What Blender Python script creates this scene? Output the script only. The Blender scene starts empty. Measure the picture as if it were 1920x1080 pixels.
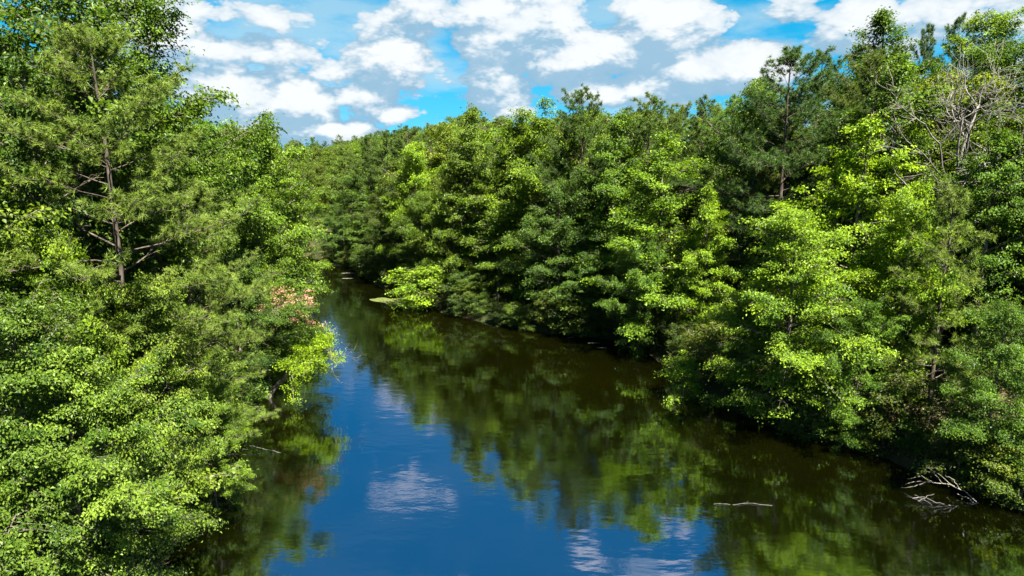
import bpy, math, random
import numpy as np
from mathutils import Vector

# ------------------------------------------------------------------ camera
sc = bpy.context.scene
col = sc.collection
CAM_Z, FPX, HORIZON = 16.0, 1280.0, 290.0
PITCH = math.atan((540 - HORIZON) / FPX)
cam = bpy.data.cameras.new('camera'); cam.lens = 24; cam.sensor_width = 36
cam.clip_start = 0.1; cam.clip_end = 6000
cam_o = bpy.data.objects.new('camera', cam); col.objects.link(cam_o)
cam_o.location = (0, 0, CAM_Z); cam_o.rotation_euler = (math.pi / 2 - PITCH, 0, 0)
sc.camera = cam_o

# ------------------------------------------------------------------ light
SUN_EL, SUN_AZ = math.radians(58), math.radians(148)      # azimuth from +Y (view direction) clockwise
EXPOSURE = 2.9
SKY = 0.05
to_sun = Vector((math.sin(SUN_AZ) * math.cos(SUN_EL), math.cos(SUN_AZ) * math.cos(SUN_EL), math.sin(SUN_EL)))
sun = bpy.data.lights.new('sun', 'SUN'); sun.energy = 5.0; sun.angle = math.radians(0.5); sun.color = (1, .95, .84)
sun_o = bpy.data.objects.new('sun', sun); col.objects.link(sun_o)
sun_o.rotation_euler = (-to_sun).to_track_quat('-Z', 'Y').to_euler()
sc.view_settings.view_transform = 'Standard'; sc.view_settings.look = 'None'
sc.view_settings.gamma = 1.0; sc.view_settings.use_curve_mapping = False
sc.view_settings.exposure = EXPOSURE
sc.render.engine = 'CYCLES'
sc.cycles.max_bounces = 6; sc.cycles.diffuse_bounces = 1; sc.cycles.glossy_bounces = 2
sc.cycles.transmission_bounces = 3; sc.cycles.transparent_max_bounces = 4
sc.cycles.caustics_reflective = False; sc.cycles.caustics_refractive = False
sc.cycles.sample_clamp_indirect = 4

SP, CP = math.sin(PITCH), math.cos(PITCH)
def ray(px, py):
    a, b = (px - 960) / FPX, (540 - py) / FPX
    return Vector((a, CP + b * SP, -SP + b * CP))
def at(px, py, Y):                       # the point on that pixel's ray at depth Y
    d = ray(px, py); return Vector((0, 0, CAM_Z)) + d * (Y / d.y)
def on_z(px, py, z=0.0):                 # ... at height z
    d = ray(px, py); return Vector((0, 0, CAM_Z)) + d * ((z - CAM_Z) / d.z)
def project(x, y, z):
    zc = y * CP + (CAM_Z - z) * SP
    yc = y * SP + (z - CAM_Z) * CP
    return 960 + FPX * x / zc, 540 - FPX * yc / zc

# ------------------------------------------------------------------ node helper
class NT:
    def __init__(s, tree): s.t = tree; s.n = tree.nodes; s.l = tree.links
    def add(s, typ, ins=None, **props):
        n = s.n.new(typ)
        for k, v in props.items(): setattr(n, k, v)
        for k, v in (ins or {}).items():
            if isinstance(v, bpy.types.NodeSocket): s.l.new(v, n.inputs[k])
            else: n.inputs[k].default_value = v
        return n
    def math(s, op, a, b=None, c=None, clamp=False):
        n = s.n.new('ShaderNodeMath'); n.operation = op; n.use_clamp = clamp
        for i, v in enumerate((a, b, c)):
            if v is None: continue
            if isinstance(v, bpy.types.NodeSocket): s.l.new(v, n.inputs[i])
            else: n.inputs[i].default_value = v
        return n.outputs[0]
    def vmath(s, op, a, b=None):
        n = s.n.new('ShaderNodeVectorMath'); n.operation = op
        for i, v in enumerate((a, b)):
            if v is None: continue
            if isinstance(v, bpy.types.NodeSocket): s.l.new(v, n.inputs[i])
            else: n.inputs[i].default_value = v
        return n.outputs[0]
    def ramp(s, fac, lo, hi, smooth=True, a=0.0, b=1.0):
        n = s.add('ShaderNodeMapRange', {0: fac, 1: lo, 2: hi, 3: a, 4: b})
        n.interpolation_type = 'SMOOTHSTEP' if smooth else 'LINEAR'
        return n.outputs[0]
    def mix(s, fac, a, b, blend='MIX'):
        n = s.n.new('ShaderNodeMix'); n.data_type = 'RGBA'; n.blend_type = blend
        for i, v in ((0, fac), (6, a), (7, b)):
            if isinstance(v, bpy.types.NodeSocket): s.l.new(v, n.inputs[i])
            else: n.inputs[i].default_value = v if not isinstance(v, tuple) or len(v) == 4 else (*v, 1)
        return n.outputs[2]

# ------------------------------------------------------------------ sky with cumulus clouds
world = bpy.data.worlds.new('World'); sc.world = world; world.use_nodes = True
world.cycles.sampling_method = 'MANUAL'; world.cycles.sample_map_resolution = 256
wt = NT(world.node_tree); wt.n.clear()
sky = wt.add('ShaderNodeTexSky', sky_type='NISHITA', sun_disc=False, sun_elevation=SUN_EL, sun_rotation=SUN_AZ,
             altitude=200, air_density=1.0, dust_density=0.0, ozone_density=3.0)

def cloud_group():
    g = bpy.data.node_groups.new('cloud_density', 'ShaderNodeTree')
    g.interface.new_socket('Dir', in_out='INPUT', socket_type='NodeSocketVector')
    g.interface.new_socket('Density', in_out='OUTPUT', socket_type='NodeSocketFloat')
    g.interface.new_socket('Billow', in_out='OUTPUT', socket_type='NodeSocketFloat')
    t = NT(g); gi = t.n.new('NodeGroupInput'); go = t.n.new('NodeGroupOutput')
    N = gi.outputs[0]
    q = t.vmath('MULTIPLY', N, (1, 1, 1.9))
    warp = t.add('ShaderNodeTexNoise', {'Vector': q, 'Scale': 9.0, 'Detail': 3.0})
    q2 = t.vmath('ADD', q, t.vmath('MULTIPLY', t.vmath('SUBTRACT', warp.outputs['Color'], (.5, .5, .5)), (.05, .05, .05)))
    big = t.add('ShaderNodeTexNoise', {'Vector': q2, 'Scale': 4.2, 'Detail': 3.0, 'Roughness': .5}).outputs[0]
    fine = t.add('ShaderNodeTexNoise', {'Vector': q2, 'Scale': 11.0, 'Detail': 9.0, 'Roughness': .60}).outputs[0]
    puff = t.add('ShaderNodeTexVoronoi', {'Vector': q2, 'Scale': 13.0, 'Detail': 3.0, 'Roughness': .62, 'Lacunarity': 2.2}, feature='F1', normalize=True).outputs[0]
    # cumulus heaps seen in the photograph (pixel centre, half sizes in pixels, weight)
    heaps = [(290, 70, 95, 95, 1), (450, 190, 80, 66, 1), (560, 200, 95, 50, .95), (655, 182, 75, 30, .8), (575, 246, 220, 30, .8),
             (470, 98, 190, 34, .72), (725, 215, 44, 24, .8), (960, 60, 110, 75, 1), (1060, 110, 130, 62, 1), (1230, 70, 120, 80, 1),
             (1330, 125, 130, 50, 1), (935, 170, 75, 65, .95), (1180, 165, 200, 34, .8), (735, 110, 100, 90, .66), (800, 30, 130, 45, .62),
             (1590, 50, 70, 55, .85), (1500, 15, 90, 36, .66), (1800, 30, 130, 45, .62), (1430, 120, 60, 55, .9),
             (500, 28, 110, 24, .62), (620, 130, 60, 30, .7)]
    acc = None
    for (px, py, rx, ry, w) in heaps:
        c = ray(px, py).normalized(); az = math.atan2(c.x, c.y)
        m = t.add('ShaderNodeMapping', {'Vector': N, 'Location': c, 'Rotation': (0, 0, -az), 'Scale': (rx / FPX * 1.48, 1.2, ry / FPX * 1.48)}, vector_type='TEXTURE')
        s = t.math('MULTIPLY', t.add('ShaderNodeTexGradient', {'Vector': m.outputs[0]}, gradient_type='SPHERICAL').outputs[1], w)
        acc = s if acc is None else t.math('SMOOTH_MAX', acc, s, .12)
    # the same kind of sky goes on everywhere else
    elsewhere = t.math('MULTIPLY', t.ramp(big, .46, .70), .80)
    z = t.add('ShaderNodeSeparateXYZ', {0: N}).outputs
    fwd = t.math('MULTIPLY', t.ramp(z[1], .70, .86), t.ramp(z[2], .28, .18))
    base = t.math('ADD', acc, t.math('MULTIPLY', elsewhere, t.math('SUBTRACT', 1.0, t.math('MULTIPLY', fwd, .85))))
    d = t.math('ADD', base, t.math('MULTIPLY', t.math('SUBTRACT', fine, .5), .70))
    d = t.math('ADD', d, t.math('MULTIPLY', t.math('SUBTRACT', .27, puff), 1.45))
    t.l.new(d, go.inputs[0]); t.l.new(puff, go.inputs[1])
    return g
cg = cloud_group()
wdir = wt.vmath('NORMALIZE', wt.add('ShaderNodeTexCoord').outputs['Generated'])
def dens(v):
    n = wt.n.new('ShaderNodeGroup'); n.node_tree = cg; wt.l.new(v, n.inputs[0]); return n.outputs[0]
sxyz = wt.add('ShaderNodeSeparateXYZ', {0: wdir}).outputs
zl = wt.math('ADD', wt.math('MULTIPLY', wt.math('MAXIMUM', sxyz[2], 0.0), .85), .15)
wt.l.new(wt.add('ShaderNodeCombineXYZ', {0: sxyz[0], 1: sxyz[1], 2: zl}).outputs[0], sky.inputs[0])
d0 = dens(wdir)
off = Vector((.35, 0, .94)) * .030
d1 = dens(wt.vmath('NORMALIZE', wt.vmath('ADD', wdir, tuple(off))))
mask = wt.ramp(d0, .24, .36)
lit = wt.ramp(wt.math('SUBTRACT', d0, d1), -.20, .26)  # cloud shading put into the sky colour: brighter tops, greyer undersides
lit = wt.math('ADD', lit, wt.math('MULTIPLY', wt.math('SUBTRACT', .27, d0.node.outputs[1]), 1.5), clamp=True)
thick = wt.ramp(d0, .15, .60)
lit = wt.math('MULTIPLY', wt.math('ADD', .22, wt.math('MULTIPLY', lit, .78)), wt.math('ADD', .5, wt.math('MULTIPLY', thick, .5)))
cloud_col = wt.mix(lit, (.50, 1.2, 1.8), (2.65, 2.74, 2.78))
hsv = wt.add('ShaderNodeHueSaturation', {'Color': sky.outputs[0], 'Hue': .472, 'Saturation': 1.5, 'Value': .52})
veil = wt.add('ShaderNodeTexNoise', {'Vector': wt.vmath('MULTIPLY', wdir, (1, 1, 3.2)), 'Scale': 5.5, 'Detail': 6.0, 'Roughness': .55}).outputs[0]
vz = wt.add('ShaderNodeSeparateXYZ', {0: wdir}).outputs[2]
veil = wt.math('MULTIPLY', wt.ramp(veil, .40, .62), wt.ramp(vz, .15, .46, a=.62, b=.06))
skyv = wt.mix(veil, hsv.outputs[0], (1.5, 2.1, 2.4, 1))
skyc = wt.mix(wt.math('MULTIPLY', mask, .97), skyv, cloud_col)
bg = wt.add('ShaderNodeBackground', {'Color': skyc, 'Strength': SKY})
wo = wt.n.new('ShaderNodeOutputWorld'); wt.l.new(bg.outputs[0], wo.inputs[0])

# ------------------------------------------------------------------ materials
def new_mat(name):
    m = bpy.data.materials.new(name); m.use_nodes = True
    t = NT(m.node_tree); t.n.clear(); return m, t
def finish(t, shader):
    o = t.n.new('ShaderNodeOutputMaterial'); t.l.new(shader, o.inputs['Surface']); return o

def leaf_material(name, dark, light, trans=.4, rough=.45, spec=.35):
    m, t = new_mat(name)
    tone = t.add('ShaderNodeAttribute', attribute_name='tone').outputs['Fac']
    info = t.add('ShaderNodeObjectInfo')
    c = t.mix(tone, (*dark, 1), (*light, 1))
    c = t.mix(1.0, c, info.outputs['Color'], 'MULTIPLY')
    tr = t.mix(1.0, c, (1.5, 1.45, .55, 1), 'MULTIPLY')
    p = t.add('ShaderNodeBsdfPrincipled', {'Base Color': c, 'Roughness': rough, 'Specular IOR Level': spec})
    tl = t.add('ShaderNodeBsdfTranslucent', {'Color': tr})
    mx = t.add('ShaderNodeMixShader', {0: trans, 1: p.outputs[0], 2: tl.outputs[0]})
    finish(t, mx.outputs[0]); return m

def bark_material(name, a, b, rough=.9, scale=6.0):
    m, t = new_mat(name)
    co = t.add('ShaderNodeTexCoord').outputs['Object']
    co2 = t.vmath('MULTIPLY', co, (1, 1, .25))
    n = t.add('ShaderNodeTexNoise', {'Vector': co2, 'Scale': scale, 'Detail': 6.0, 'Roughness': .65}).outputs[0]
    c = t.mix(t.ramp(n, .35, .68), (*a, 1), (*b, 1))
    bp = t.add('ShaderNodeBump', {'Height': n, 'Strength': .6, 'Distance': .03})
    p = t.add('ShaderNodeBsdfPrincipled', {'Base Color': c, 'Roughness': rough, 'Normal': bp.outputs[0], 'Specular IOR Level': .2})
    finish(t, p.outputs[0]); return m

M = {}
M['leaf'] = leaf_material('broad_leaf', (.016, .041, .002), (.118, .180, .014), trans=.42, rough=.5, spec=.22)
M['needle'] = leaf_material('pine_needle', (.030, .060, .006), (.100, .150, .018), trans=.3, rough=.55, spec=.2)
M['blossom'] = leaf_material('pink_blossom', (.38, .15, .12), (.54, .29, .24), trans=.3)
M['litter_leaf'] = leaf_material('dry_leaf', (.09, .045, .022), (.26, .15, .085), trans=.1)
M['bark'] = bark_material('grey_brown_bark', (.035, .028, .021), (.15, .125, .095))
M['pine_bark'] = bark_material('pine_bark', (.022, .017, .013), (.080, .062, .048))
M['dead_wood'] = bark_material('bleached_dead_wood', (.06, .054, .048), (.15, .137, .12))
M['pale_wood'] = bark_material('bleached_driftwood', (.085, .075, .06), (.19, .17, .145))

def ground_material():
    m, t = new_mat('forest_floor')
    co = t.add('ShaderNodeTexCoord').outputs['Object']
    n = t.add('ShaderNodeTexNoise', {'Vector': co, 'Scale': .35, 'Detail': 8.0, 'Roughness': .65}).outputs[0]
    v = t.add('ShaderNodeTexVoronoi', {'Vector': co, 'Scale': 9.0}).outputs['Color']
    vv = t.add('ShaderNodeSeparateColor', {0: v}).outputs[0]
    c = t.mix(vv, (.030, .018, .010, 1), (.085, .050, .027, 1))
    c = t.mix(t.ramp(n, .30, .52), c, (.016, .022, .006, 1))
    bp = t.add('ShaderNodeBump', {'Height': vv, 'Strength': .5, 'Distance': .06})
    p = t.add('ShaderNodeBsdfPrincipled', {'Base Color': c, 'Roughness': .95, 'Normal': bp.outputs[0], 'Specular IOR Level': .1})
    finish(t, p.outputs[0]); return m
M['ground'] = ground_material()

def water_material():
    m, t = new_mat('murky_water')
    co = t.add('ShaderNodeTexCoord').outputs['Object']
    w1 = t.vmath('MULTIPLY', co, (1, 1, 1))
    rot = t.add('ShaderNodeMapping', {'Vector': w1, 'Rotation': (0, 0, .5), 'Scale': (1, 2.4, 1)}).outputs[0]
    a = t.add('ShaderNodeTexNoise', {'Vector': rot, 'Scale': 2.6, 'Detail': 3.0, 'Roughness': .55}).outputs[0]
    b = t.add('ShaderNodeTexNoise', {'Vector': rot, 'Scale': .5, 'Detail': 2.0}).outputs[0]
    patch = t.ramp(t.add('ShaderNodeTexNoise', {'Vector': co, 'Scale': .09, 'Detail': 2.0}).outputs[0], .38, .62, a=.25, b=1.0)
    h = t.math('ADD', t.math('MULTIPLY', t.math('MULTIPLY', a, .0030), patch), t.math('MULTIPLY', b, .009))
    bp = t.add('ShaderNodeBump', {'Height': h, 'Strength': 1.0, 'Distance': 1.0})
    mud = t.add('ShaderNodeTexNoise', {'Vector': co, 'Scale': .06, 'Detail': 4.0}).outputs[0]
    c = t.mix(t.ramp(mud, .35, .65), (.0012, .0014, .0001, 1), (.0024, .0025, .0001, 1))
    p = t.add('ShaderNodeBsdfPrincipled', {'Base Color': c, 'Roughness': .035, 'IOR': 6.0, 'Specular Tint': (.66, .72, .98, 1), 'Normal': bp.outputs[0], 'Specular IOR Level': .5})
    finish(t, p.outputs[0]); return m
M['water'] = water_material()

def scum_material(name, a, b):
    m, t = new_mat(name)
    co = t.add('ShaderNodeTexCoord').outputs['Object']
    n = t.add('ShaderNodeTexNoise', {'Vector': co, 'Scale': 5.0, 'Detail': 6.0, 'Roughness': .7}).outputs[0]
    c = t.mix(t.ramp(n, .35, .65), (*a, 1), (*b, 1))
    p = t.add('ShaderNodeBsdfPrincipled', {'Base Color': c, 'Roughness': .7})
    finish(t, p.outputs[0]); return m
M['algae'] = scum_material('algae', (.025, .034, .003), (.06, .072, .006))
M['scum'] = scum_material('pollen_scum', (.06, .065, .045), (.13, .13, .10))

# ------------------------------------------------------------------ mesh helpers
def mesh_from(name, V, F, mat, tone=None, smooth=False):
    """V (n,3); F list of (m,k) int arrays."""
    me = bpy.data.meshes.new(name)
    V = np.asarray(V, np.float32)
    F = [np.asarray(f, np.int32) for f in F if len(f)]
    nl = sum(f.size for f in F); npoly = sum(len(f) for f in F)
    me.vertices.add(len(V)); me.vertices.foreach_set('co', V.ravel())
    me.loops.add(nl); me.polygons.add(npoly)
    me.loops.foreach_set('vertex_index', np.concatenate([f.ravel() for f in F]))
    tot = np.concatenate([np.full(len(f), f.shape[1], np.int32) for f in F])
    st = np.concatenate([[0], np.cumsum(tot)[:-1]]).astype(np.int32)
    me.polygons.foreach_set('loop_start', st); me.polygons.foreach_set('loop_total', tot)
    me.polygons.foreach_set('use_smooth', np.full(npoly, smooth))
    me.materials.append(mat)
    if tone is not None:
        at_ = me.attributes.new('tone', 'FLOAT', 'FACE'); at_.data.foreach_set('value', np.asarray(tone, np.float32))
    me.update(calc_edges=True); me.validate()
    return me
def obj(name, me, parent=None, loc=None):
    o = bpy.data.objects.new(name, me); col.objects.link(o)
    if parent: o.parent = parent
    if loc is not None: o.location = loc
    return o
def tag(o, label=None, cat=None, group=None, kind=None):
    if label: o['label'] = label
    if cat: o['category'] = cat
    if group: o['group'] = group
    if kind: o['kind'] = kind
    return o

class Tubes:
    def __init__(s): s.V = []; s.F = []; s.n = 0
    def add(s, P, R, k=4):
        P = np.asarray(P, float); R = np.broadcast_to(np.asarray(R, float), (len(P),))
        T = np.gradient(P, axis=0); T /= np.linalg.norm(T, axis=1)[:, None] + 1e-9
        ref = np.array([0, 0, 1.]) if abs(T[0, 2]) < .9 else np.array([1., 0, 0])
        A = np.cross(T, ref); A /= np.linalg.norm(A, axis=1)[:, None] + 1e-9
        B = np.cross(T, A)
        an = np.arange(k) * 2 * np.pi / k
        ring = P[:, None] + R[:, None, None] * (np.cos(an)[None, :, None] * A[:, None] + np.sin(an)[None, :, None] * B[:, None])
        n = len(P); s.V.append(ring.reshape(-1, 3))
        i = np.arange(n - 1)[:, None] * k; j = np.arange(k)[None]
        f = np.stack([i + j, i + (j + 1) % k, i + k + (j + 1) % k, i + k + j], -1).reshape(-1, 4) + s.n
        s.F.append(f); s.n += n * k
    def mesh(s, name, mat): return mesh_from(name, np.concatenate(s.V), [np.concatenate(s.F)], mat, smooth=True)

def unit(a): return a / (np.linalg.norm(a, axis=-1, keepdims=True) + 1e-9)

def leaves_mesh(name, C, Nrm, T, size, mat, rng, tone, width=.62, fold=.18):
    """Folded rhombic leaves: two triangles each."""
    Nrm = unit(Nrm); T = unit(T - (T * Nrm).sum(1)[:, None] * Nrm); S = np.cross(Nrm, T)
    L = size[:, None]
    base = C - T * L * .5; tip = C + T * L * .5 - Nrm * L * .12
    mid = C - T * L * .06
    lf = mid + S * L * width * .5 + Nrm * L * fold; rt = mid - S * L * width * .5 + Nrm * L * fold
    V = np.stack([base, lf, tip, rt], 1).reshape(-1, 3)
    i = np.arange(len(C)) * 4
    F = np.stack([np.stack([i, i + 2, i + 1], -1), np.stack([i, i + 3, i + 2], -1)], 1).reshape(-1, 3)
    return mesh_from(name, V, [F], mat, np.repeat(tone, 2))

# ------------------------------------------------------------------ tree builders (each returns trunk mesh, crown mesh, height)
def clump_field(pts, rng, wl):
    f = np.zeros(len(pts))
    for i in range(7):
        kvec = unit(rng.normal(0, 1, 3) * np.array([1, 1, 1.5])) * 2 * np.pi / (wl * rng.uniform(.7, 1.5)); f += np.sin(pts @ kvec + rng.uniform(0, 6.28))
    return f / 1.87
def broadleaf(seed, H, R, cb=.12, peak=.38, top_pow=.8, nl=62, el=(0, 62), droop=.16, leaf=.17, spray=.34, nleaf=24,
              maxleaf=78000, lean=(0, 0), gap=.22, wood='bark', up=.62, leafmat='leaf', flat=.46, sub=2.6):
    rng = np.random.default_rng(seed)
    tb = Tubes()
    ts = np.linspace(0, 1, 12)
    wob = np.cumsum(rng.normal(0, .012, (12, 2)), 0) * H * .5
    axis = np.stack([wob[:, 0] + lean[0] * ts ** 1.3, wob[:, 1] + lean[1] * ts ** 1.3, ts * H * .97], 1); axis[0, :2] = 0
    r0 = .011 * H + .03
    tr = r0 * (1 - ts) ** .8 + .012; tr[0] *= 1.35
    P = axis.copy(); P[0, 2] = -.6
    tb.add(P, tr, 8)
    def trunk(t): return np.array([np.interp(t, ts, axis[:, k]) for k in range(3)])
    ph = rng.uniform(0, 6.28, 4)
    cen = []; dirs = []; tones = []; outs = []
    for i in range(nl):
        t = cb + (.985 - cb) * ((i + rng.uniform(0, .9)) / nl) ** .92
        az = i * 2.39996 + rng.normal(0, .35)
        u = (t - cb) / (1 - cb)
        prof = (u / peak) ** .55 if u < peak else max(0.03, (1 - ((u - peak) / (1 - peak)) ** 1.7)) ** top_pow
        prof = max(prof, .34 if u < peak else .05)
        lump = 1 + .24 * math.sin(2 * az + ph[0] + 5 * t) + .18 * math.sin(3 * az + ph[1] - 9 * t)
        L = max(.45, R * prof * lump * rng.uniform(.72, 1.12))
        if rng.random() < gap * .5: L *= .55
        e = math.radians(el[0] + (el[1] - el[0]) * u ** 1.2 + rng.normal(0, 9))
        p0 = trunk(max(.02, t - .05 * (1 - u)))
        s = np.linspace(0, 1, 7)
        h = np.array([math.cos(az), math.sin(az), 0])
        dr = droop * (1 - .9 * u) * rng.uniform(.4, 1.5)
        bend = rng.normal(0, .12)
        side = np.array([-h[1], h[0], 0])
        Pl = p0 + L * (s[:, None] * (h * math.cos(e) + np.array([0, 0, math.sin(e)])) + (s ** 2)[:, None] * (side * bend - np.array([0, 0, dr])))
        Pl[1:] += np.cumsum(rng.normal(0, .025 * L, (6, 3)), 0) * .5
        rr = max(.012, r0 * .36 * (1 - t * .75) * (L / R) ** .5)
        tb.add(Pl, rr * (1 - s * .85), 5)
        ns = max(3, int(L * sub + 2))
        for j in range(ns):
            sj = .18 + .82 * (j + rng.uniform(.2, .8)) / ns
            bare = rng.random() < gap * .6
            b = np.array([np.interp(sj, s, Pl[:, k]) for k in range(3)])
            a2 = az + (1 if j % 2 else -1) * rng.uniform(.5, 1.25) * (1.15 - .7 * sj)
            e2 = math.radians(rng.normal(12 + 22 * u, 15))
            l2 = (.27 * L + .45) * (1.15 - .6 * sj) * rng.uniform(.6, 1.25)
            d = np.array([math.cos(a2) * math.cos(e2), math.sin(a2) * math.cos(e2), math.sin(e2)])
            q = np.linspace(0, 1, 4)[:, None]
            Q = b + l2 * (q * d - q ** 2 * np.array([0, 0, .22]))
            Q[1:] += rng.normal(0, .05 * l2, (3, 3))
            tb.add(Q, np.linspace(.016, .005, 4), 3)
            if bare: continue
            m = max(2, int(l2 / (spray * .85)) + 1)
            uu = rng.uniform(.18, 1.08, m)
            pts = np.stack([np.interp(uu, q[:, 0], Q[:, k]) for k in range(3)], 1)
            cen.append(pts); dirs.append(np.repeat(d[None], m, 0)); tones.append(np.full(m, rng.normal(0, .16)))
            out = pts - trunk(t) ; outs.append(out)
    cen = np.concatenate(cen); dirs = np.concatenate(dirs); tones = np.concatenate(tones); outs = unit(np.concatenate(outs))
    keep = clump_field(cen, rng, H * .12) + rng.normal(0, .25, len(cen)) > -.75
    cen, dirs, tones, outs = cen[keep], dirs[keep], tones[keep], outs[keep]
    k = min(nleaf, max(4, int(maxleaf / len(cen))))
    N = len(cen) * k
    C = np.repeat(cen, k, 0); D = np.repeat(dirs, k, 0); O = np.repeat(outs, k, 0)
    g = rng.normal(0, 1, (N, 3)) * np.array([spray, spray, spray * flat]) * np.repeat(rng.uniform(.6, 1.15, len(cen)), k)[:, None]
    rad = np.hypot(g[:, 0], g[:, 1])
    C = C + g; C[:, 2] -= rad * .22
    Nr = np.array([0, 0, up]) + O * .42 + rng.normal(0, .42, (N, 3))
    T = D * .7 + rng.normal(0, .7, (N, 3)); T[:, 2] -= .25
    size = leaf * rng.uniform(.45, 1.4, N)
    tone = np.clip(.42 + np.repeat(tones, k) + rng.normal(0, .2, N), 0, 1)
    return tb.mesh('trunk', M[wood]), leaves_mesh('crown', C, Nr, T, size, M[leafmat], rng, tone), H

def pine(seed, H, R, cb=.32, nl=52, tuft=21, ln=.31, w=.032, maxtuft=6800, peak=.3, wood='pine_bark', dense=1.0, shape=.7):
    rng = np.random.default_rng(seed); tb = Tubes()
    ts = np.linspace(0, 1, 10); wob = np.cumsum(rng.normal(0, .006, (10, 2)), 0) * H * .5
    axis = np.concatenate([wob, (ts * H * .98)[:, None]], 1); axis[0, :2] = 0
    r0 = .0068 * H + .025
    P = axis.copy(); P[0, 2] = -.6
    tb.add(P, r0 * (1 - ts) ** .75 + .012, 8)
    def trunk(t): return np.array([np.interp(t, ts, axis[:, k]) for k in range(3)])
    cen = []; dr_ = []
    # dead stubs under the crown
    for i in range(7):
        t = rng.uniform(cb * .45, cb); az = rng.uniform(0, 6.28); L = rng.uniform(.4, 1.6)
        s = np.linspace(0, 1, 3)[:, None]; p0 = trunk(t)
        tb.add(p0 + L * (s * np.array([math.cos(az), math.sin(az), .1]) - s ** 2 * np.array([0, 0, .15])), np.linspace(.025, .006, 3), 4)
    for i in range(nl):
        u = ((i + rng.uniform(0, 1)) / nl) ** .95; t = cb + (.99 - cb) * u
        az = i * 2.39996 + rng.normal(0, .5)
        prof = (.45 + .55 * (u / peak) ** .7) if u < peak else (1 - ((u - peak) / (1 - peak)) ** 1.5) ** shape
        L = max(.4, R * prof * rng.uniform(.55, 1.15))
        e = math.radians(4 + 50 * u ** 1.4 + rng.normal(0, 8))
        s = np.linspace(0, 1, 7); h = np.array([math.cos(az), math.sin(az), 0]); side = np.array([-h[1], h[0], 0])
        Pl = trunk(t) + L * (s[:, None] * (h * math.cos(e) + np.array([0, 0, math.sin(e)])) +
                             ((s ** 2)[:, None] * (side * rng.normal(0, .15) + np.array([0, 0, rng.uniform(-.12, .18)]))))
        Pl[1:] += np.cumsum(rng.normal(0, .03 * L, (6, 3)), 0) * .6
        tb.add(Pl, max(.016, r0 * .34 * (1 - .7 * u) * (L / R) ** .6) * (1 - .8 * s), 5)
        ns = max(4, int((L * 3.2 + 2) * dense))
        for j in range(ns + 1):
            sj = 1.0 if j == ns else .3 + .7 * (j + rng.uniform(0, .9)) / ns
            b = np.array([np.interp(sj, s, Pl[:, k]) for k in range(3)])
            a2 = az + (0 if j == ns else (1 if j % 2 else -1) * rng.uniform(.3, 1.1))
            e2 = math.radians(rng.normal(24, 14))
            l2 = (.2 * L + .35) * (1.2 - .6 * sj) * rng.uniform(.6, 1.2)
            d = np.array([math.cos(a2) * math.cos(e2), math.sin(a2) * math.cos(e2), math.sin(e2)])
            q = np.linspace(0, 1, 4)[:, None]
            Q = b + l2 * (q * d + q ** 2 * np.array([0, 0, .25]))
            tb.add(Q, np.linspace(.017, .007, 4), 3)
            m = max(2, int(l2 / .17))
            uu = np.concatenate([[1.0], rng.uniform(.3, 1.0, m)])
            pts = np.stack([np.interp(uu, q[:, 0], Q[:, k]) for k in range(3)], 1) + rng.normal(0, .07, (m + 1, 3))
            cen.append(pts); dd = unit(np.repeat(d[None], m + 1, 0) + rng.normal(0, .35, (m + 1, 3)) + np.array([0, 0, .35])); dr_.append(dd)
    cen = np.concatenate(cen); dr_ = np.concatenate(dr_)
    if len(cen) > maxtuft:
        ix = rng.choice(len(cen), maxtuft, False); cen = cen[ix]; dr_ = dr_[ix]
    n = len(cen) * tuft
    C = np.repeat(cen, tuft, 0); A = np.repeat(dr_, tuft, 0)
    D = unit(A * .75 + unit(rng.normal(0, 1, (n, 3))) * .95)
    l = ln * rng.uniform(.7, 1.2, (n, 1))
    S = unit(np.cross(D, rng.normal(0, 1, (n, 3)))) * w
    b = C + A * rng.uniform(-.5, .1, (n, 1)) * ln * .6
    V = np.stack([b - S * .5, b + S * .5, b + D * l - np.array([0, 0, .03])], 1).reshape(-1, 3)
    F = np.arange(n * 3).reshape(-1, 3)
    tone = np.clip(np.repeat(rng.normal(.45, .2, len(cen)), tuft) + rng.normal(0, .15, n), 0, 1)
    return tb.mesh('trunk', M[wood]), mesh_from('crown', V, [F], M['needle'], tone), H

def grow(tb, rng, p, d, L, r, depth, spread=.6, segs=5, k=5, upw=.06, crook=.16, minr=.006):
    P = [np.array(p)]; d = np.array(d, float)
    for i in range(segs):
        d = unit(d + rng.normal(0, crook, 3) + np.array([0, 0, upw])); P.append(P[-1] + d * L / segs)
    P = np.array(P); tb.add(P, np.linspace(r, max(minr, r * .45), segs + 1), k if depth > 0 else 3)
    if depth <= 0: return
    nb = rng.integers(3, 6)
    for j in range(nb):
        s = rng.uniform(.25, 1) if j else 1.0
        f = s * segs; i = min(int(f), segs - 1); b = P[i] + (P[i + 1] - P[i]) * (f - i)
        dd = unit(unit(P[i + 1] - P[i]) + rng.normal(0, spread, 3))
        grow(tb, rng, b, dd, L * rng.uniform(.42, .72), max(minr, r * rng.uniform(.38, .58)), depth - 1, spread, max(3, segs - 1), max(3, k - 1), upw, crook, minr)

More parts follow.
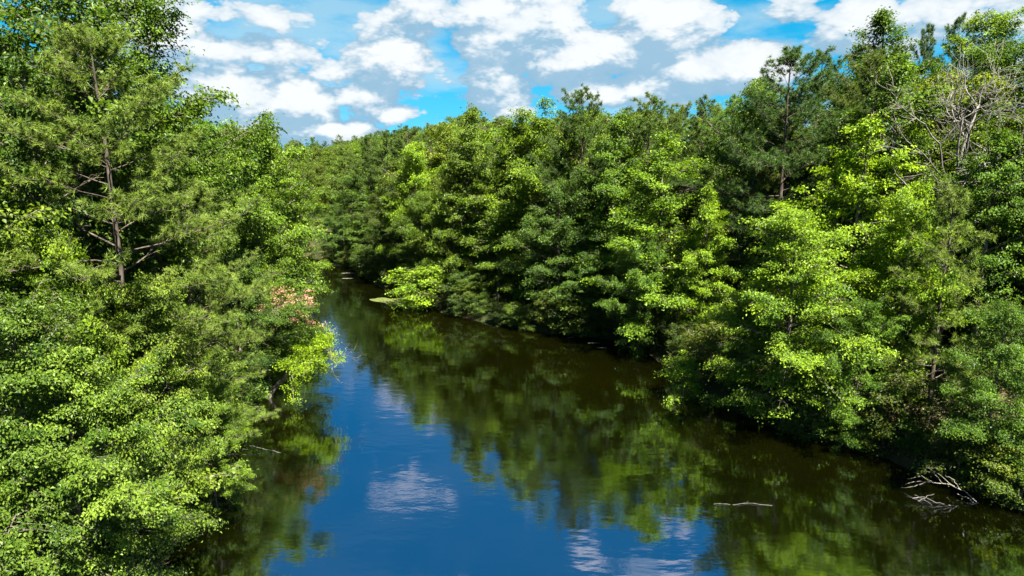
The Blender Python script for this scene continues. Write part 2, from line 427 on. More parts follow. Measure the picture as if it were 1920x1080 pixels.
# ------------------------------------------------------------------ terrain and river
XR = [(-80, 28), (0, 27), (20, 25.5), (28.6, 23.6), (32.3, 21.3), (35, 19.6), (38, 16.0), (42, 13.8), (46.3, 12.8), (54, 11.2), (58, 9.5), (60.5, 3.4),
      (64, -2), (68, -6.6), (74, -11), (80, -14.8), (90, -20), (101, -25.2), (108, -33), (113, -60), (118, -240)]
XL = [(-80, -13), (0, -13.5), (15, -13.6), (24, -13.8), (30, -14.8), (36, -15.8), (46, -17.8), (58, -20.8), (68, -23.6), (78, -25.6), (88, -28.2), (97, -32),
      (100, -42), (103, -75), (107, -240)]
ry, rx = np.array(XR, float).T; ly, lx = np.array(XL, float).T
bank_r = np.concatenate([np.stack([np.interp(np.linspace(0, 1, 12), [0, 1], [XR[i][1], XR[i + 1][1]]), np.linspace(XR[i][0], XR[i + 1][0], 12)], 1) for i in range(len(XR) - 1)])
bank_l = np.concatenate([np.stack([np.interp(np.linspace(0, 1, 12), [0, 1], [XL[i][1], XL[i + 1][1]]), np.linspace(XL[i][0], XL[i + 1][0], 12)], 1) for i in range(len(XL) - 1)])
def seg_dist(p, poly):
    d = np.full(len(p), 1e9)
    for i in range(0, len(poly) - 1):
        a, b = poly[i], poly[i + 1]; ab = b - a; L2 = (ab * ab).sum()
        if L2 < 1e-9: continue
        t = np.clip(((p - a) @ ab) / L2, 0, 1)
        d = np.minimum(d, np.hypot(*(p - a - t[:, None] * ab).T))
    return d
def hnoise(x, y): return .5 * np.sin(x * .31 + 1.7 * np.sin(y * .17)) * np.cos(y * .27 + x * .05) + .3 * np.sin(x * .83 + y * .71) * np.sin(y * .6)
def ground(x, y):
    x = np.atleast_1d(np.asarray(x, float)); y = np.atleast_1d(np.asarray(y, float)); p = np.stack([x, y], 1)
    XRi = np.interp(y, ry, rx); XLi = np.interp(y, ly, lx)
    inside = (x > XLi) & (x < XRi) & (y < 118)
    dr, dl = seg_dist(p, bank_r), seg_dist(p, bank_l)
    d = np.minimum(dr, dl); right = dr < dl
    zin = -np.minimum(1.8, .45 * d) - .02
    lip = .45 * (1 - np.exp(-d / .6))
    # the slope on the bleached-branch side is steep near the camera, gentler beyond the bend
    st = np.interp(y, [20, 60, 90, 130], [.34, .30, .17, .10])
    zr = lip + 14 * (1 - np.exp(-st * d / 14)) + np.minimum(d, 8) / 8 * hnoise(x, y) * .7
    zl = lip + 5 * (1 - np.exp(-.16 * d / 5)) + np.minimum(d, 8) / 8 * hnoise(x, y) * .5
    far = np.clip((np.hypot(x, y) - 250) / 500, 0, 1)
    z = np.where(right, zr, zl) * (1 - far) + far * 9
    return np.where(inside, zin, z)
def gz(x, y): return float(ground(x, y)[0])

def axis_coords(lo, hi, step, far, n):
    core = np.arange(lo, hi + .01, step); g = np.geomspace(step, far, n)
    return np.concatenate([(lo - np.cumsum(g))[::-1], core, hi + np.cumsum(g)])
gx = axis_coords(-60, 70, 1.0, 420, 24); gy = axis_coords(10, 130, 1.0, 420, 24)
X, Y = np.meshgrid(gx, gy); Z = ground(X.ravel(), Y.ravel())
nx, ny = len(gx), len(gy)
ii = (np.arange(ny - 1)[:, None] * nx + np.arange(nx - 1)[None]).ravel()
terrain = mesh_from('ground', np.stack([X.ravel(), Y.ravel(), Z], 1), [np.stack([ii, ii + 1, ii + nx + 1, ii + nx], 1)], M['ground'], smooth=True)
tag(obj('ground', terrain), 'forest floor of dry leaves sloping up from the water', kind='structure')
wv = [(-240, -80, 0), (40, -80, 0), (40, 122, 0), (-240, 122, 0)]
tag(obj('river_water', mesh_from('river_water', wv, [[(0, 1, 2, 3)]], M['water'])), 'murky olive river water mirroring trees and blue sky', kind='structure')

# ------------------------------------------------------------------ tree prototypes
rng0 = random.Random(5)
P = {}
P['oak'] = [broadleaf(11, 15, 5.6, cb=.06, leaf=.17), broadleaf(12, 15, 5.2, cb=.05, peak=.45, leaf=.18, gap=.3), broadleaf(13, 15, 6.0, cb=.08, peak=.5, nl=66, leaf=.18)]
P['gum'] = [broadleaf(21, 18, 4.6, cb=.06, peak=.22, top_pow=1.0, nl=70, el=(-4, 58), leaf=.19, spray=.32), broadleaf(22, 18, 4.2, cb=.05, peak=.26, top_pow=.95, nl=70, el=(0, 60), leaf=.18, gap=.3)]
P['poplar'] = [broadleaf(31, 20, 4.6, cb=.22, peak=.45, nl=62, el=(14, 66), leaf=.19, gap=.35), broadleaf(32, 20, 5.0, cb=.28, peak=.5, nl=58, el=(12, 60), leaf=.18, gap=.4)]
P['beech'] = [broadleaf(41, 11, 5.0, cb=.05, peak=.42, nl=66, el=(-6, 52), droop=.24, leaf=.125, spray=.27, nleaf=46, maxleaf=95000, flat=.34, sub=2.3, gap=.35),
              broadleaf(42, 14, 6.2, cb=.05, peak=.35, nl=74, el=(-6, 55), droop=.22, leaf=.15, spray=.34, nleaf=34, maxleaf=90000, flat=.36, sub=2.3, gap=.35)]
P['pine'] = [pine(51, 21, 4.3, cb=.34), pine(52, 21, 3.9, cb=.42, nl=46), pine(53, 19, 5.0, cb=.22, nl=60, maxtuft=7600, tuft=30, w=.023, ln=.27)]
P['pine'].append(pine(54, 21, 5.2, cb=.36, nl=42, maxtuft=5200, peak=.35, tuft=36, w=.019, ln=.25))
P['young_pine'] = [pine(61, 9, 2.3, cb=.10, nl=54, maxtuft=3600, peak=.15, shape=.9, tuft=32, w=.016, ln=.20)]
P['shrub'] = [broadleaf(71, 3, 1.9, cb=.05, peak=.4, nl=36, el=(5, 70), droop=.2, leaf=.13, spray=.22, nleaf=16, maxleaf=12000),
              broadleaf(72, 4, 2.0, cb=.04, peak=.5, nl=36, el=(10, 70), droop=.2, leaf=.14, spray=.24, nleaf=16, maxleaf=12000)]
CAT = dict(oak='tree', gum='tree', poplar='tree', beech='tree', pine='pine tree', young_pine='pine tree', shrub='shrub')
NAME = dict(oak='broadleaf_tree', gum='conical_broadleaf_tree', poplar='tall_broadleaf_tree', beech='layered_broadleaf_tree', pine='pine_tree', young_pine='young_pine_tree', shrub='shrub')
GREEN = (1, 1, 1, 1)
placed = []
def plant(kind, var, x, y, height, label, group=None, tint=GREEN, wide=1.0, rot=None, sink=.15):
    tm, cm, h = P[kind][var % len(P[kind])]
    z = gz(x, y); s = height / h
    root = bpy.data.objects.new(NAME[kind], None); col.objects.link(root)
    root.empty_display_size = .5
    root.location = (x, y, max(z, -.6) - sink); root.scale = (s * wide, s * wide, s)
    root.rotation_euler = (0, 0, rng0.uniform(0, 6.283) if rot is None else rot)
    tag(root, label, CAT[kind], group)
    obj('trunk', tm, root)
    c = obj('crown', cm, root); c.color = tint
    placed.append((x, y)); return root
def plant_px(kind, var, px, ptop, Yd, label, group=None, tint=GREEN, wide=1.0, rot=None):
    p = at(px, ptop, Yd); h = p.z - gz(p.x, Yd) + .15
    return plant(kind, var, p.x, Yd, h, label, group, tint, wide, rot)

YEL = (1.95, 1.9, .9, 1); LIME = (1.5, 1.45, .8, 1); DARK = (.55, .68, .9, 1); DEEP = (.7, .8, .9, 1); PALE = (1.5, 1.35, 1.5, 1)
# ---- the bank with the bleached fallen branch: trees one can tell apart
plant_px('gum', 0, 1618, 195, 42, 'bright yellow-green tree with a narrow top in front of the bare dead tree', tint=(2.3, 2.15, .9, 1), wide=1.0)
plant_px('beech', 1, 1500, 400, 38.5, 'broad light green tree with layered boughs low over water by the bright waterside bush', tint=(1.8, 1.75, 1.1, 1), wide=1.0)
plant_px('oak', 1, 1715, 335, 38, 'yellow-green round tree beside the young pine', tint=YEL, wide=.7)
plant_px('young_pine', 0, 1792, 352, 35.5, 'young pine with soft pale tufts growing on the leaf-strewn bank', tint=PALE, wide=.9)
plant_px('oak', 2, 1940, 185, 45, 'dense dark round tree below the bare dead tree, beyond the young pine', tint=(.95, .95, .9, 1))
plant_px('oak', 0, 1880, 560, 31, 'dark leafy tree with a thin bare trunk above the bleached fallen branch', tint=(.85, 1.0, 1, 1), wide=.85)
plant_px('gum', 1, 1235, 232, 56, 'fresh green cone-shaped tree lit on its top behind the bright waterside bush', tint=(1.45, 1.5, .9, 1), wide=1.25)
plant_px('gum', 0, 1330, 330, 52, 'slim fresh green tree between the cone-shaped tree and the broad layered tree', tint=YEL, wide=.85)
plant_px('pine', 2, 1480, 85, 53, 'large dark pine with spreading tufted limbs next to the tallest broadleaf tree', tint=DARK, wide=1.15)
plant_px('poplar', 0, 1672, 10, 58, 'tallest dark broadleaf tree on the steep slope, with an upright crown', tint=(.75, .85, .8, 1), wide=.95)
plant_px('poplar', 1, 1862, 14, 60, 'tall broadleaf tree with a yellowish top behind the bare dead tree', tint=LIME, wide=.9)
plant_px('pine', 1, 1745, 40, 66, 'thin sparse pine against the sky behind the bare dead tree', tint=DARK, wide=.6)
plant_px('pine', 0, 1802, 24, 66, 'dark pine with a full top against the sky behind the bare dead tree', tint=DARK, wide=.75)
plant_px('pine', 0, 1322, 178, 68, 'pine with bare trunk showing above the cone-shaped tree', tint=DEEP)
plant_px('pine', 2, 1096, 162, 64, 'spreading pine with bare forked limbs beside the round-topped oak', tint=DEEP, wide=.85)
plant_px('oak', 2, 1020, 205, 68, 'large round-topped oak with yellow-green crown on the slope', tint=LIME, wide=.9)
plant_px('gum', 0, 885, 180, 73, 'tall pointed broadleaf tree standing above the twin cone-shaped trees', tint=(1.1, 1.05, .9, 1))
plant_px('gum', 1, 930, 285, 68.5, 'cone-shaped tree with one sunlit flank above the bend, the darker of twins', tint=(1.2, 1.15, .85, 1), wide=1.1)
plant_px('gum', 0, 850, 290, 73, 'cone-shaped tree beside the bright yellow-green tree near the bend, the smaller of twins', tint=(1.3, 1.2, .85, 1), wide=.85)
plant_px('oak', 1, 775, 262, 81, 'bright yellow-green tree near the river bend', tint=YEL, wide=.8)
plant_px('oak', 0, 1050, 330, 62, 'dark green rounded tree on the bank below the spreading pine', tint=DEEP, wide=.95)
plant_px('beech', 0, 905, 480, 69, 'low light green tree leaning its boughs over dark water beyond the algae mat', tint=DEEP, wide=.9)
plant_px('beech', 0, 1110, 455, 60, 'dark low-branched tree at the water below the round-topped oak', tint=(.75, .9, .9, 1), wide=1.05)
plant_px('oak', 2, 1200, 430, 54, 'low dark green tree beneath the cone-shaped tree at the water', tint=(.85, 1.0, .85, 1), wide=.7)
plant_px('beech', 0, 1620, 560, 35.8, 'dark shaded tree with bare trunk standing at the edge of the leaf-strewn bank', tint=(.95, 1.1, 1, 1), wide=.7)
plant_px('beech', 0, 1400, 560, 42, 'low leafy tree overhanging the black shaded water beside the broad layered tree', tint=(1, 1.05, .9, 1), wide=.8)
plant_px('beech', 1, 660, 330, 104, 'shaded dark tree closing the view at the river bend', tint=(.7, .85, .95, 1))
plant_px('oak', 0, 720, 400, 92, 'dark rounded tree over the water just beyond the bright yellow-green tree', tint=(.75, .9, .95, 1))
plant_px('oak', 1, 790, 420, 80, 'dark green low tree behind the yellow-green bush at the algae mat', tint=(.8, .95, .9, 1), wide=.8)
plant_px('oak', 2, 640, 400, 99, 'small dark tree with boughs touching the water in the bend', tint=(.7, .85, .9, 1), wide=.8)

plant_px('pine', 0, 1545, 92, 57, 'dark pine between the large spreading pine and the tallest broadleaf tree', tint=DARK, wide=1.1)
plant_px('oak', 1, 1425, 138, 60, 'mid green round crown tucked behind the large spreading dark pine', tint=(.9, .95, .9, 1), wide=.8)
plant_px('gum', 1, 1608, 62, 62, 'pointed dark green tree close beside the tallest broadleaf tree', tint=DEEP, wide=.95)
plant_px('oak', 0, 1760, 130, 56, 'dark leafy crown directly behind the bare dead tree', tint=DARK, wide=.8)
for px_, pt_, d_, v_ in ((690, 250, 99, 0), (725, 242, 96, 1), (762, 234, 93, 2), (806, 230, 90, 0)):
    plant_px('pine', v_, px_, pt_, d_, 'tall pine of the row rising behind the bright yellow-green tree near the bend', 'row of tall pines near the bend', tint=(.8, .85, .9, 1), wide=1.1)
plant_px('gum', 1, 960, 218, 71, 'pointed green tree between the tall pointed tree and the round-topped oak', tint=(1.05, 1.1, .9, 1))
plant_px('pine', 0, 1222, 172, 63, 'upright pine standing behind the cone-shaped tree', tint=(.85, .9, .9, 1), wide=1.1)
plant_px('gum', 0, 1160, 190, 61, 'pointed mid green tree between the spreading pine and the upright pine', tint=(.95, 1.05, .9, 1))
# ---- the bank with the pink-blossomed tree
plant_px('beech', 0, 120, 640, 20.5, 'bright finely leaved tree with pale twigs overhanging the dark mirrored water', tint=(1.4, 1.35, 1.7, 1), wide=.8, rot=.4)
plant_px('beech', 1, 0, 560, 20, 'large leafy tree with pale bare twigs low in its shaded crown', tint=(.95, .98, 1.2, 1), wide=.8, rot=2.0)
plant_px('beech', 1, 250, 520, 27, 'light green layered tree below the pine with the bare trunk', tint=PALE, wide=.75, rot=1.0)
plant_px('oak', 0, 95, 415, 25, 'small bright lime tree in front of the pine with the bare trunk', tint=LIME, wide=.6)
plant_px('poplar', 0, 95, -120, 31, 'very tall green broadleaf tree rising beside the pine with the bare trunk', tint=(.8, .85, .7, 1), wide=1.0)
plant_px('poplar', 1, -60, -150, 34, 'tall broadleaf tree with its crown above everything behind the tall dark broadleaf', tint=(.75, .85, .75, 1))
plant_px('gum', 1, 15, 60, 27, 'tall dark broadleaf tree at the back of the small bright lime tree', tint=(.6, .7, .8, 1), wide=.8)
plant_px('poplar', 1, 245, -40, 36, 'tall dark broadleaf tree with open sprays against sky behind the pine with bare trunk', tint=(.85, .95, .8, 1), wide=.85)
plant_px('pine', 3, 165, 40, 27.5, 'pine with a bare upright trunk and long limbs reaching over the bank', tint=PALE, wide=1.1, rot=.3)
plant_px('pine', 2, 335, 330, 33, 'soft pale pine with drooping tufted boughs near the pink-blossomed tree', tint=PALE, wide=.95)
plant_px('pine', 0, 300, 175, 44, 'pine with dark rounded top against the sky on the bank of the pink-blossomed tree', tint=DEEP, wide=.9)
plant_px('oak', 2, 445, 225, 54, 'bright green round tree crowning the bank above the pink-blossomed tree', tint=(1.15, 1.2, .8, 1), wide=.85)
plant_px('oak', 0, 350, 240, 46, 'green broadleaf tree between the dark-topped pine and the bright round tree', tint=(1.1, 1.1, .8, 1), wide=.75)
plant_px('gum', 0, 520, 265, 68, 'green tree with drooping sunlit boughs beside the bright round tree', tint=(1.25, 1.25, .8, 1), wide=1.05)
plant_px('oak', 1, 480, 350, 52, 'fresh green leafy tree filling the bank below the bright round tree', tint=(1.2, 1.25, .8, 1), wide=.75)
plant_px('beech', 0, 545, 400, 74, 'low sunlit tree with boughs over the water near the narrow bend', tint=LIME, wide=.9)
plant_px('beech', 0, 430, 470, 42, 'dark leafy tree just behind the pink-blossomed tree', tint=DEEP, wide=.8)
plant_px('beech', 0, 385, 700, 29, 'low bright tree with its boughs nearly touching the floating stick', tint=(1.3, 1.3, 1.2, 1), wide=.62)
plant_px('young_pine', 0, 390, 560, 34, 'small pale pine behind the leaning willow', tint=PALE, wide=1.2)

# ---- the wood behind, row after row
SIL = [(-400, -200), (120, -120), (270, 10), (300, 140), (330, 185), (400, 220), (470, 240), (530, 270), (560, 272), (640, 262), (700, 245), (760, 235), (840, 222), (880, 195), (950, 220),
       (1000, 220), (1090, 180), (1150, 192), (1220, 172), (1300, 192), (1400, 158), (1440, 125), (1500, 100), (1560, 110), (1640, 60), (1690, 40), (1740, 80), (1800, 60), (1860, 45), (1920, 55), (2300, 0)]
sx, sy = np.array(SIL, float).T
KW = dict(pine='pine with tufted crown', oak='round-crowned broadleaf tree', gum='pointed broadleaf tree')
def label_for(kind, zone, x, y, t):
    tone = 'dark green' if t[1] < .75 else ('yellow-green' if t[0] > 1.15 * t[1] else ('light green' if t[1] > 1.1 else 'mid green'))
    if zone == 'R': w = 'on the slope around the bare dead tree' if y < 50 else ('on the slope by the spreading pine' if y < 72 else 'on the slope above the algae mat')
    elif zone == 'F': w = 'on the ridge past the river bend' if y < 150 else 'on the farthest ridge under the clouds'
    else: w = 'in the wood around the pine with the bare trunk' if y < 42 else 'in the wood behind the pink-blossomed tree'
    l = tone + ' ' + KW[kind] + ' ' + w
    return l, l
rs = random.Random(99)
colmin = np.full(2400, 1e9)      # highest tree top so far in each picture column: a tree wholly behind nearer ones is left out
def scatter(zone, pts, mixk, hrange, tintf):
    pts = sorted(pts, key=lambda q: q[1])
    for (x, y) in pts:
        if any((x - a) ** 2 + (y - b) ** 2 < 7.0 for a, b in placed): continue
        z = gz(x, y)
        if z < .3: continue
        kind = rs.choices(list(mixk), list(mixk.values()))[0]
        h = rs.uniform(*hrange) * (1.12 if kind == 'pine' else 1)
        for it in range(10):
            px, py = project(x, y, z + h)
            if py >= np.interp(px, sx, sy) + rs.uniform(0, 10): break
            h *= .94
        if h < 5.5 or px < -160 or px > 2080: continue
        hw = 3.2 * FPX / y; c0, c1 = int(max(0, px - hw + 200)), int(min(2399, px + hw + 200))
        if c1 <= c0 or py > np.median(colmin[c0:c1]) + 22: continue
        c2, c3 = int(max(0, px - hw * .6 + 200)), int(min(2399, px + hw * .6 + 200))
        colmin[c2:c3] = np.minimum(colmin[c2:c3], py + h * .12 * FPX / y)
        tint = tintf(kind); lab, gr = label_for(kind, zone, x, y, tint)
        plant(kind, rs.randrange(3), x, y, h, lab, gr, tint, rs.uniform(.85, 1.15))
def tint_r(kind):
    k = rs.choice([.6, .8, 1.0, 1.15, 1.35]) * rs.uniform(.9, 1.1); w = rs.uniform(.8, 1.35)
    return (k * w, k * (.85 + .18 * w), k * .9, 1)
def grid(x0, x1, y0, y1, st, test):
    out = []
    y = y0
    while y < y1:
        x = x0
        while x < x1:
            a, b = x + rs.uniform(-.4, .4) * st, y + rs.uniform(-.4, .4) * st
            if test(a, b): out.append((a, b))
            x += st
        y += st
    return out
def bank_d(a, b, poly): return float(seg_dist(np.array([[a, b]]), poly)[0])
right_of = lambda a, b: a > np.interp(b, ry, rx)
left_of = lambda a, b: a < np.interp(b, ly, lx)
scatter('R', grid(-20, 62, 34, 96, 5.2, lambda a, b: right_of(a, b) and 5 < bank_d(a, b, bank_r) < 34 and abs(a) < b * .82 + 4), dict(oak=2, gum=3, pine=5), (13, 20), tint_r)
scatter('R', grid(-28, 28, 40, 104, 3.6, lambda a, b: right_of(a, b) and 1.2 < bank_d(a, b, bank_r) < 4.2), dict(oak=2, gum=3), (8, 13), tint_r)
scatter('F', grid(-75, 30, 96, 190, 7.0, lambda a, b: (right_of(a, b) if b < 118 else True) and -.62 * b < a < .2 * b and bank_d(a, b, bank_r) > 2), dict(oak=2, gum=1, pine=5), (14, 20), tint_r)
scatter('F', grid(-130, 10, 200, 330, 12, lambda a, b: -.42 * b < a < -.05 * b), dict(oak=1, pine=4), (16, 24), tint_r)
scatter('L', grid(-50, -14, 20, 96, 5.0, lambda a, b: left_of(a, b) and 2.0 < bank_d(a, b, bank_l) < 26 and a > -b * .82 - 3), dict(oak=4, gum=3, pine=2), (12, 19), tint_r)

# ------------------------------------------------------------------ waterside shrubs
def shrub_px(var, px, py, h, label, tint, wide=1.0, group=None):
    p = on_z(px, py, .15); plant('shrub', var, p.x, p.y, h, label, group, tint, wide, sink=.1)
shrub_px(0, 800, 574, 4.2, 'bright yellow-green bush on the waterline behind the algae mat', YEL, 1.5)
shrub_px(1, 1278, 742, 3.3, 'bright yellow-green bush leaning out over black shaded water', YEL, 1.0)
shrub_px(0, 1905, 915, 2.6, 'dark leafy bush on the open bank edge next to the thin curved branch', (.8, .95, .9, 1), 1.3)
shrub_px(1, 1945, 930, 2.8, 'taller dark bush beside the bush by the thin curved branch', (.75, .9, .9, 1), 1.2)
k = 0
def bush_label(side, y, t):
    tone = 'dark' if t[1] < .75 else ('bright' if t[1] > 1.1 else 'mid green')
    if side == 'R':
        w = 'behind the forked fallen bough' if y < 36 else ('on the black shaded waterline near the bright leaning bush' if y < 58 else
             ('on the waterline between the bright leaning bush and the algae mat' if y < 77 else 'on the waterline from the algae mat to the bend'))
    else:
        w = 'at the foot of the bright finely leaved tree' if y < 32 else ('on the waterline beside the pink-blossomed tree' if y < 55 else 'on the waterline opposite the algae mat')
    l = tone + ' leafy bush ' + w
    return l, l
for i in range(0, len(bank_r), 3):
    x, y = bank_r[i]
    if not (27 < y < 104) or 70 < y < 80 or 42 < y < 45 or rs.random() < (.5 if 36 < y < 44 else .05): continue
    a, b = x + rs.uniform(.3, 1.3), y + rs.uniform(-.8, .8); t_ = tuple(.75 * c for c in tint_r('shrub')[:3]) + (1,); l, g = bush_label('R', b, t_)
    plant('shrub', k, a, b, rs.uniform(1.8, 3.8), l, g, t_, rs.uniform(.9, 1.3), sink=.1); k += 1
for i in range(0, len(bank_l), 4):
    x, y = bank_l[i]
    if not (22 < y < 97) or 40 < y < 49: continue
    a, b = x - rs.uniform(.3, 1.6), y + rs.uniform(-.8, .8); t_ = tint_r('shrub'); l, g = bush_label('L', b, t_)
    plant('shrub', k, a, b, rs.uniform(1.8, 4.0), l, g, t_, rs.uniform(.9, 1.3), sink=.1); k += 1

# ------------------------------------------------------------------ dead tree, leaning trees, driftwood
def dead_tree():
    p = at(1785, 395, 43.5); z = gz(p.x, 43.5); rng = np.random.default_rng(8)
    root = bpy.data.objects.new('dead_tree', None); col.objects.link(root); root.location = (p.x, 43.5, z - .2)
    tag(root, 'bare grey dead tree with many crooked branches among green crowns', 'dead tree')
    H = p.z - z
    tb = Tubes(); zz = np.linspace(0, 1, 7)[:, None]
    TP = np.concatenate([.25 * np.sin(zz * 4) - .0, .2 * np.cos(zz * 3) - .2, zz * (H + 2.5)], 1); TP[0, 2] = -.4
    tb.add(TP, np.linspace(.24, .10, 7), 8); obj('trunk', tb.mesh('trunk', M['dead_wood']), root)
    for i, (az, el, L, t) in enumerate([(3.3, 30, 5.2, .80), (2.8, 48, 5.0, .88), (3.6, 62, 4.6, .94), (1.9, 74, 4.8, 1.0), (.2, 42, 4.8, .86), (-.2, 60, 4.6, .93),
                                        (.5, 25, 4.2, .82), (4.6, 45, 4.0, .9), (3.0, 12, 4.2, .76), (5.6, 35, 3.6, .84)]):
        b = np.array([np.interp(t, zz[:, 0], TP[:, k]) for k in range(3)]); e = math.radians(el)
        t2 = Tubes(); grow(t2, rng, b, (math.cos(az) * math.cos(e), math.sin(az) * math.cos(e), math.sin(e)), L, .095, 3, .55, 6, 6, .02, .2, .011)
        obj('branch', t2.mesh('branch', M['dead_wood']), root)
dead_tree()

def leaning(name, label, cat, base, tip, seed, R, leafmat_tint, n, leaf, blossoms=None, twigs=True):
    """A tree whose trunk leans out from its base to its tip; leafy clumps along the outer limbs."""
    rng = np.random.default_rng(seed); base = np.array(base); tip = np.array(tip)
    root = bpy.data.objects.new(name, None); col.objects.link(root); root.location = base
    tag(root, label, cat)
    v = tip - base; s = np.linspace(0, 1, 8)[:, None]
    TP = v * s * np.array([1, 1, 1]) + np.concatenate([0 * s, 0 * s, .9 * np.sin(s * 2.6) * (1 - s)], 1); TP[0, 2] -= .5
    tb = Tubes(); tb.add(TP, np.linspace(.17, .05, 8), 7)
    C, D = [], []
    for i in range(34):
        f = rng.uniform(.35, 1.0); b = np.array([np.interp(f, s[:, 0], TP[:, k]) for k in range(3)])
        d = unit(unit(v) * rng.uniform(.1, .9) + rng.normal(0, .7, 3) + np.array([0, 0, .35])); L = R * rng.uniform(.5, 1.1) * (1.15 - .4 * f)
        q = np.linspace(0, 1, 6)[:, None]
        Q = b + L * (q * d - q ** 2 * np.array([0, 0, .22])); Q[1:] += np.cumsum(rng.normal(0, .03 * L, (5, 3)), 0)
        tb.add(Q, np.linspace(.035, .008, 6), 4)
        for j in range(7):
            sj = rng.uniform(.3, 1); bb = np.array([np.interp(sj, q[:, 0], Q[:, k]) for k in range(3)])
            dd = unit(d + rng.normal(0, .6, 3)); l2 = rng.uniform(.4, .9)
            tb.add(np.stack([bb, bb + dd * l2 * .5, bb + dd * l2 - np.array([0, 0, .06])]), [.01, .007, .004], 3)
            u = rng.uniform(.2, 1.1, 4)[:, None]; C.append(bb + dd * l2 * u); D.append(np.repeat(dd[None], 4, 0))
    if twigs:
        for i in range(5):
            b = TP[-1] + rng.normal(0, .3, 3); d = unit(np.array([1, rng.normal(0, .5), rng.normal(.1, .5)]))
            grow(tb, rng, b, d, rng.uniform(1.0, 1.9), .02, 2, .5, 5, 4, .0, .25, .006)
    obj('trunk', tb.mesh('trunk', M['bark']), root)
    C = np.concatenate(C); D = np.concatenate(D); N = len(C) * n
    P0 = np.repeat(C, n, 0) + rng.normal(0, 1, (N, 3)) * np.array([.2, .2, .10])
    Nr = np.array([.1, -.1, .8]) + rng.normal(0, .45, (N, 3)); T = np.repeat(D, n, 0) + rng.normal(0, .6, (N, 3))
    tone = np.clip(rng.normal(.55, .2, N), 0, 1)
    c = obj('crown', leaves_mesh('crown', P0, Nr, T, leaf * rng.uniform(.6, 1.2, N), M['leaf'], rng, tone, width=.4), root); c.color = leafmat_tint
    if blossoms:
        cs = C[rng.random(len(C)) < blossoms]
        cs = cs[cs[:, 2] > np.median(C[:, 2]) - .2]
        n2 = 16; N = len(cs) * n2
        P1 = np.repeat(cs, n2, 0) + rng.normal(0, 1, (N, 3)) * np.array([.16, .16, .05]) + np.array([0, 0, .14])
        b = obj('blossom', leaves_mesh('blossom', P1, np.array([0, 0, .8]) + rng.normal(0, .5, (N, 3)), rng.normal(0, 1, (N, 3)), rng.uniform(.06, .13, N), M['blossom'], rng, np.clip(rng.normal(.5, .25, N), 0, 1)), root)
        b.color = GREEN; tag(b, 'salmon pink flower clusters', kind='stuff')
    return root
wb = on_z(512, 742, .15); wtip = at(606, 652, 43.5)
leaning('willow_tree', 'lime green willow leaning low over the water with bare twigs', 'tree', (wb.x - .6, wb.y, gz(wb.x - .6, wb.y)), tuple(wtip), 81, 2.3, (2.2, 2.1, .9, 1), 12, .15)
mt = at(548, 582, 44)
mb = Vector((-18.4, 45.5, 0)); mb.z = gz(mb.x, mb.y)
leaning('blossoming_tree', 'leaning tree with salmon pink blossom tufts behind the willow', 'tree', tuple(mb), tuple(mt), 82, 3.0, (.95, 1, 1, 1), 12, .15, blossoms=.5, twigs=False)

def drift(name, label, cat, paths, mat='pale_wood'):
    """Driftwood: each path is a list of (px, py, height) points over the water plus two radii."""
    pts0 = on_z(paths[0][0][0][0], paths[0][0][0][1], paths[0][0][0][2])
    root = bpy.data.objects.new(name, None); col.objects.link(root); root.location = (pts0.x, pts0.y, 0)
    tag(root, label, cat); rng = np.random.default_rng(len(label))
    for path, ra, rb in paths:
        Q = np.array([tuple(on_z(px, py, h)) for px, py, h in path]) - np.array([pts0.x, pts0.y, 0])
        s = np.linspace(0, 1, len(Q)); ss = np.linspace(0, 1, len(Q) * 4 - 3)
        QQ = np.stack([np.interp(ss, s, Q[:, k]) for k in range(3)], 1); QQ[1:-1] += rng.normal(0, .018, (len(QQ) - 2, 3))
        tb = Tubes(); tb.add(QQ, np.linspace(ra, rb, len(QQ)), 6)
        obj('branch', tb.mesh('branch', M[mat]), root)
    return root
drift('fallen_bough', 'bleached forked fallen bough sticking out of dark water', 'fallen branch', [
    ([(1838, 948, -.1), (1808, 922, .35), (1780, 908, .55), (1748, 906, .6), (1718, 902, .45), (1698, 908, .3)], .026, .010),
    ([(1790, 912, .55), (1765, 893, .9), (1742, 878, 1.2), (1732, 868, 1.4)], .015, .006),
    ([(1768, 907, .6), (1750, 886, .9), (1736, 884, 1.0)], .012, .005),
    ([(1750, 906, .6), (1728, 892, .8), (1702, 898, .7)], .012, .005),
    ([(1735, 904, .55), (1715, 912, .3), (1690, 914, .1)], .02, .007),
    ([(1800, 918, .4), (1788, 900, .8), (1772, 890, 1.0)], .02, .007)])
drift('fallen_branch', 'thin bleached curved branch dipping into water by the forked fallen bough', 'fallen branch', [
    ([(1815, 878, .9), (1845, 890, .75), (1878, 908, .4), (1900, 934, -.1)], .010, .022), ([(1845, 890, .75), (1838, 876, 1.0), (1830, 868, 1.2)], .015, .006)])
drift('sunken_branch', 'short pale branch barely above water below the forked fallen bough', 'fallen branch', [
    ([(1795, 926, .15), (1815, 934, .12), (1830, 946, -.05)], .02, .03)])
drift('sunken_twig', 'half sunken brown twig tangle beside the forked fallen bough', 'twig', [
    ([(1708, 935, -.03), (1730, 932, .06), (1755, 942, .02), (1790, 950, -.03)], .015, .01), ([(1722, 940, 0), (1738, 930, .12), (1752, 926, .1)], .012, .006), ([(1715, 928, .05), (1732, 936, .06), (1748, 948, 0)], .012, .006)], 'dead_wood')
drift('floating_stick', 'thin pale stick floating alone on the open olive water', 'stick', [
    ([(1338, 945, .015), (1372, 946, .03), (1402, 944, .02), (1448, 948, .0)], .007, .009), ([(1400, 944, .02), (1403, 939, .12)], .007, .004)], 'dead_wood')
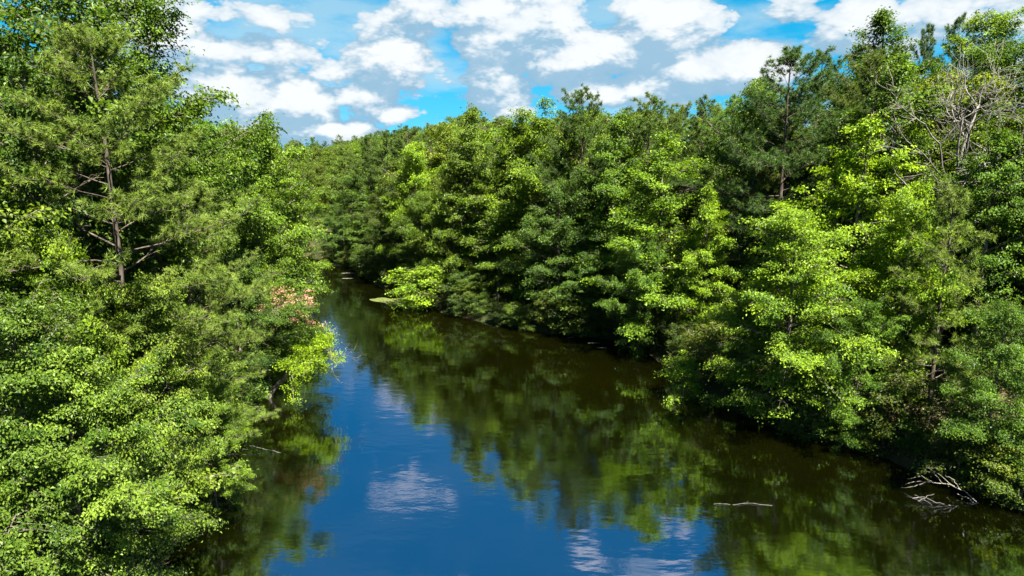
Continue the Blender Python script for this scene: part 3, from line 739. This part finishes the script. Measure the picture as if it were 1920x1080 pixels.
drift('floating_stick', 'pale stick poking out of dark reflections by the low bright tree', 'stick', [
    ([(458, 834, .3), (490, 840, .15), (532, 850, -.02)], .02, .01)], 'dead_wood')

# ------------------------------------------------------------------ floating algae and scum
def raft(name, label, cat, px, py, wx, wy, mat, seed, group=None, thick=.02, tilt=0):
    rng = np.random.default_rng(seed); p = on_z(px, py, 0); n = 40
    an = np.linspace(0, 2 * np.pi, n, False); r = 1 + .22 * np.sin(3 * an + seed) + .14 * np.sin(7 * an + 2 * seed) + rng.normal(0, .06, n)
    x = np.cos(an) * r * wx; y = np.sin(an) * r * wy; c, s = math.cos(tilt), math.sin(tilt)
    x, y = c * x - s * y, s * x + c * y
    V = np.concatenate([np.stack([x, y, np.full(n, -.03)], 1), np.stack([x * .97, y * .97, np.full(n, thick)], 1), [[0, 0, thick + .005]]])
    i = np.arange(n); j = (i + 1) % n
    me = mesh_from(name, V, [np.stack([i, j, j + n, i + n], 1), np.stack([i + n, j + n, np.full(n, 2 * n)], 1)], M[mat])
    return tag(obj(name, me, loc=(p.x, p.y, 0)), label, cat, group)
raft('algae_mat', 'dull yellow-green algae mat floating below the bright waterline bush', 'algae mat', 748, 567, 3.6, 1.6, 'algae', 3, tilt=-.75)
for i, (px, py, a, b) in enumerate([(640, 497, 1.6, .35), (668, 505, 1.3, .3), (655, 512, 1.0, .25), (690, 518, 1.2, .3), (622, 493, 1.3, .3), (700, 510, .8, .2), (715, 527, .7, .2), (650, 522, .7, .14)]):
    raft('scum_streak', 'thin pale scum streak drifting on dark water at the river bend', 'scum', px, py, a, b, 'scum', 20 + i, 'scum streaks at the bend', .006)
for i, (px, py, a, b) in enumerate([(1112, 643, .5, .13), (1128, 652, .45, .12), (1070, 633, .3, .08)]):
    raft('scum_streak', 'small pale scum patch by the shaded bank under the cone-shaped tree', 'scum', px, py, a, b, 'scum', 40 + i, 'scum patches by the shaded bank', .006)

# ------------------------------------------------------------------ dry leaf litter on the open bank
def litter():
    rng = np.random.default_rng(4); n = 5000
    c = at(1690, 740, 35); x = rng.normal(c.x, 3.2, n); y = rng.normal(36.5, 2.2, n); z = ground(x, y)
    ok = z > .25; x, y, z = x[ok], y[ok], z[ok]; n = len(x)
    C = np.stack([x, y, z + .03], 1); Nr = np.array([-.25, 0, .8]) + rng.normal(0, .35, (n, 3))
    me = leaves_mesh('leaf_litter', C, Nr, rng.normal(0, 1, (n, 3)), rng.uniform(.08, .18, n), M['litter_leaf'], rng, rng.random(n))
    o = obj('leaf_litter', me); o.color = GREEN
    tag(o, 'reddish brown dry leaves lying on the open bank', 'leaf litter', kind='stuff')
litter()
tris = sum(len(m.polygons) for m in bpy.data.meshes)
print('MESH POLYS', tris, 'OBJECTS', len(bpy.data.objects), 'TREES', len(placed))
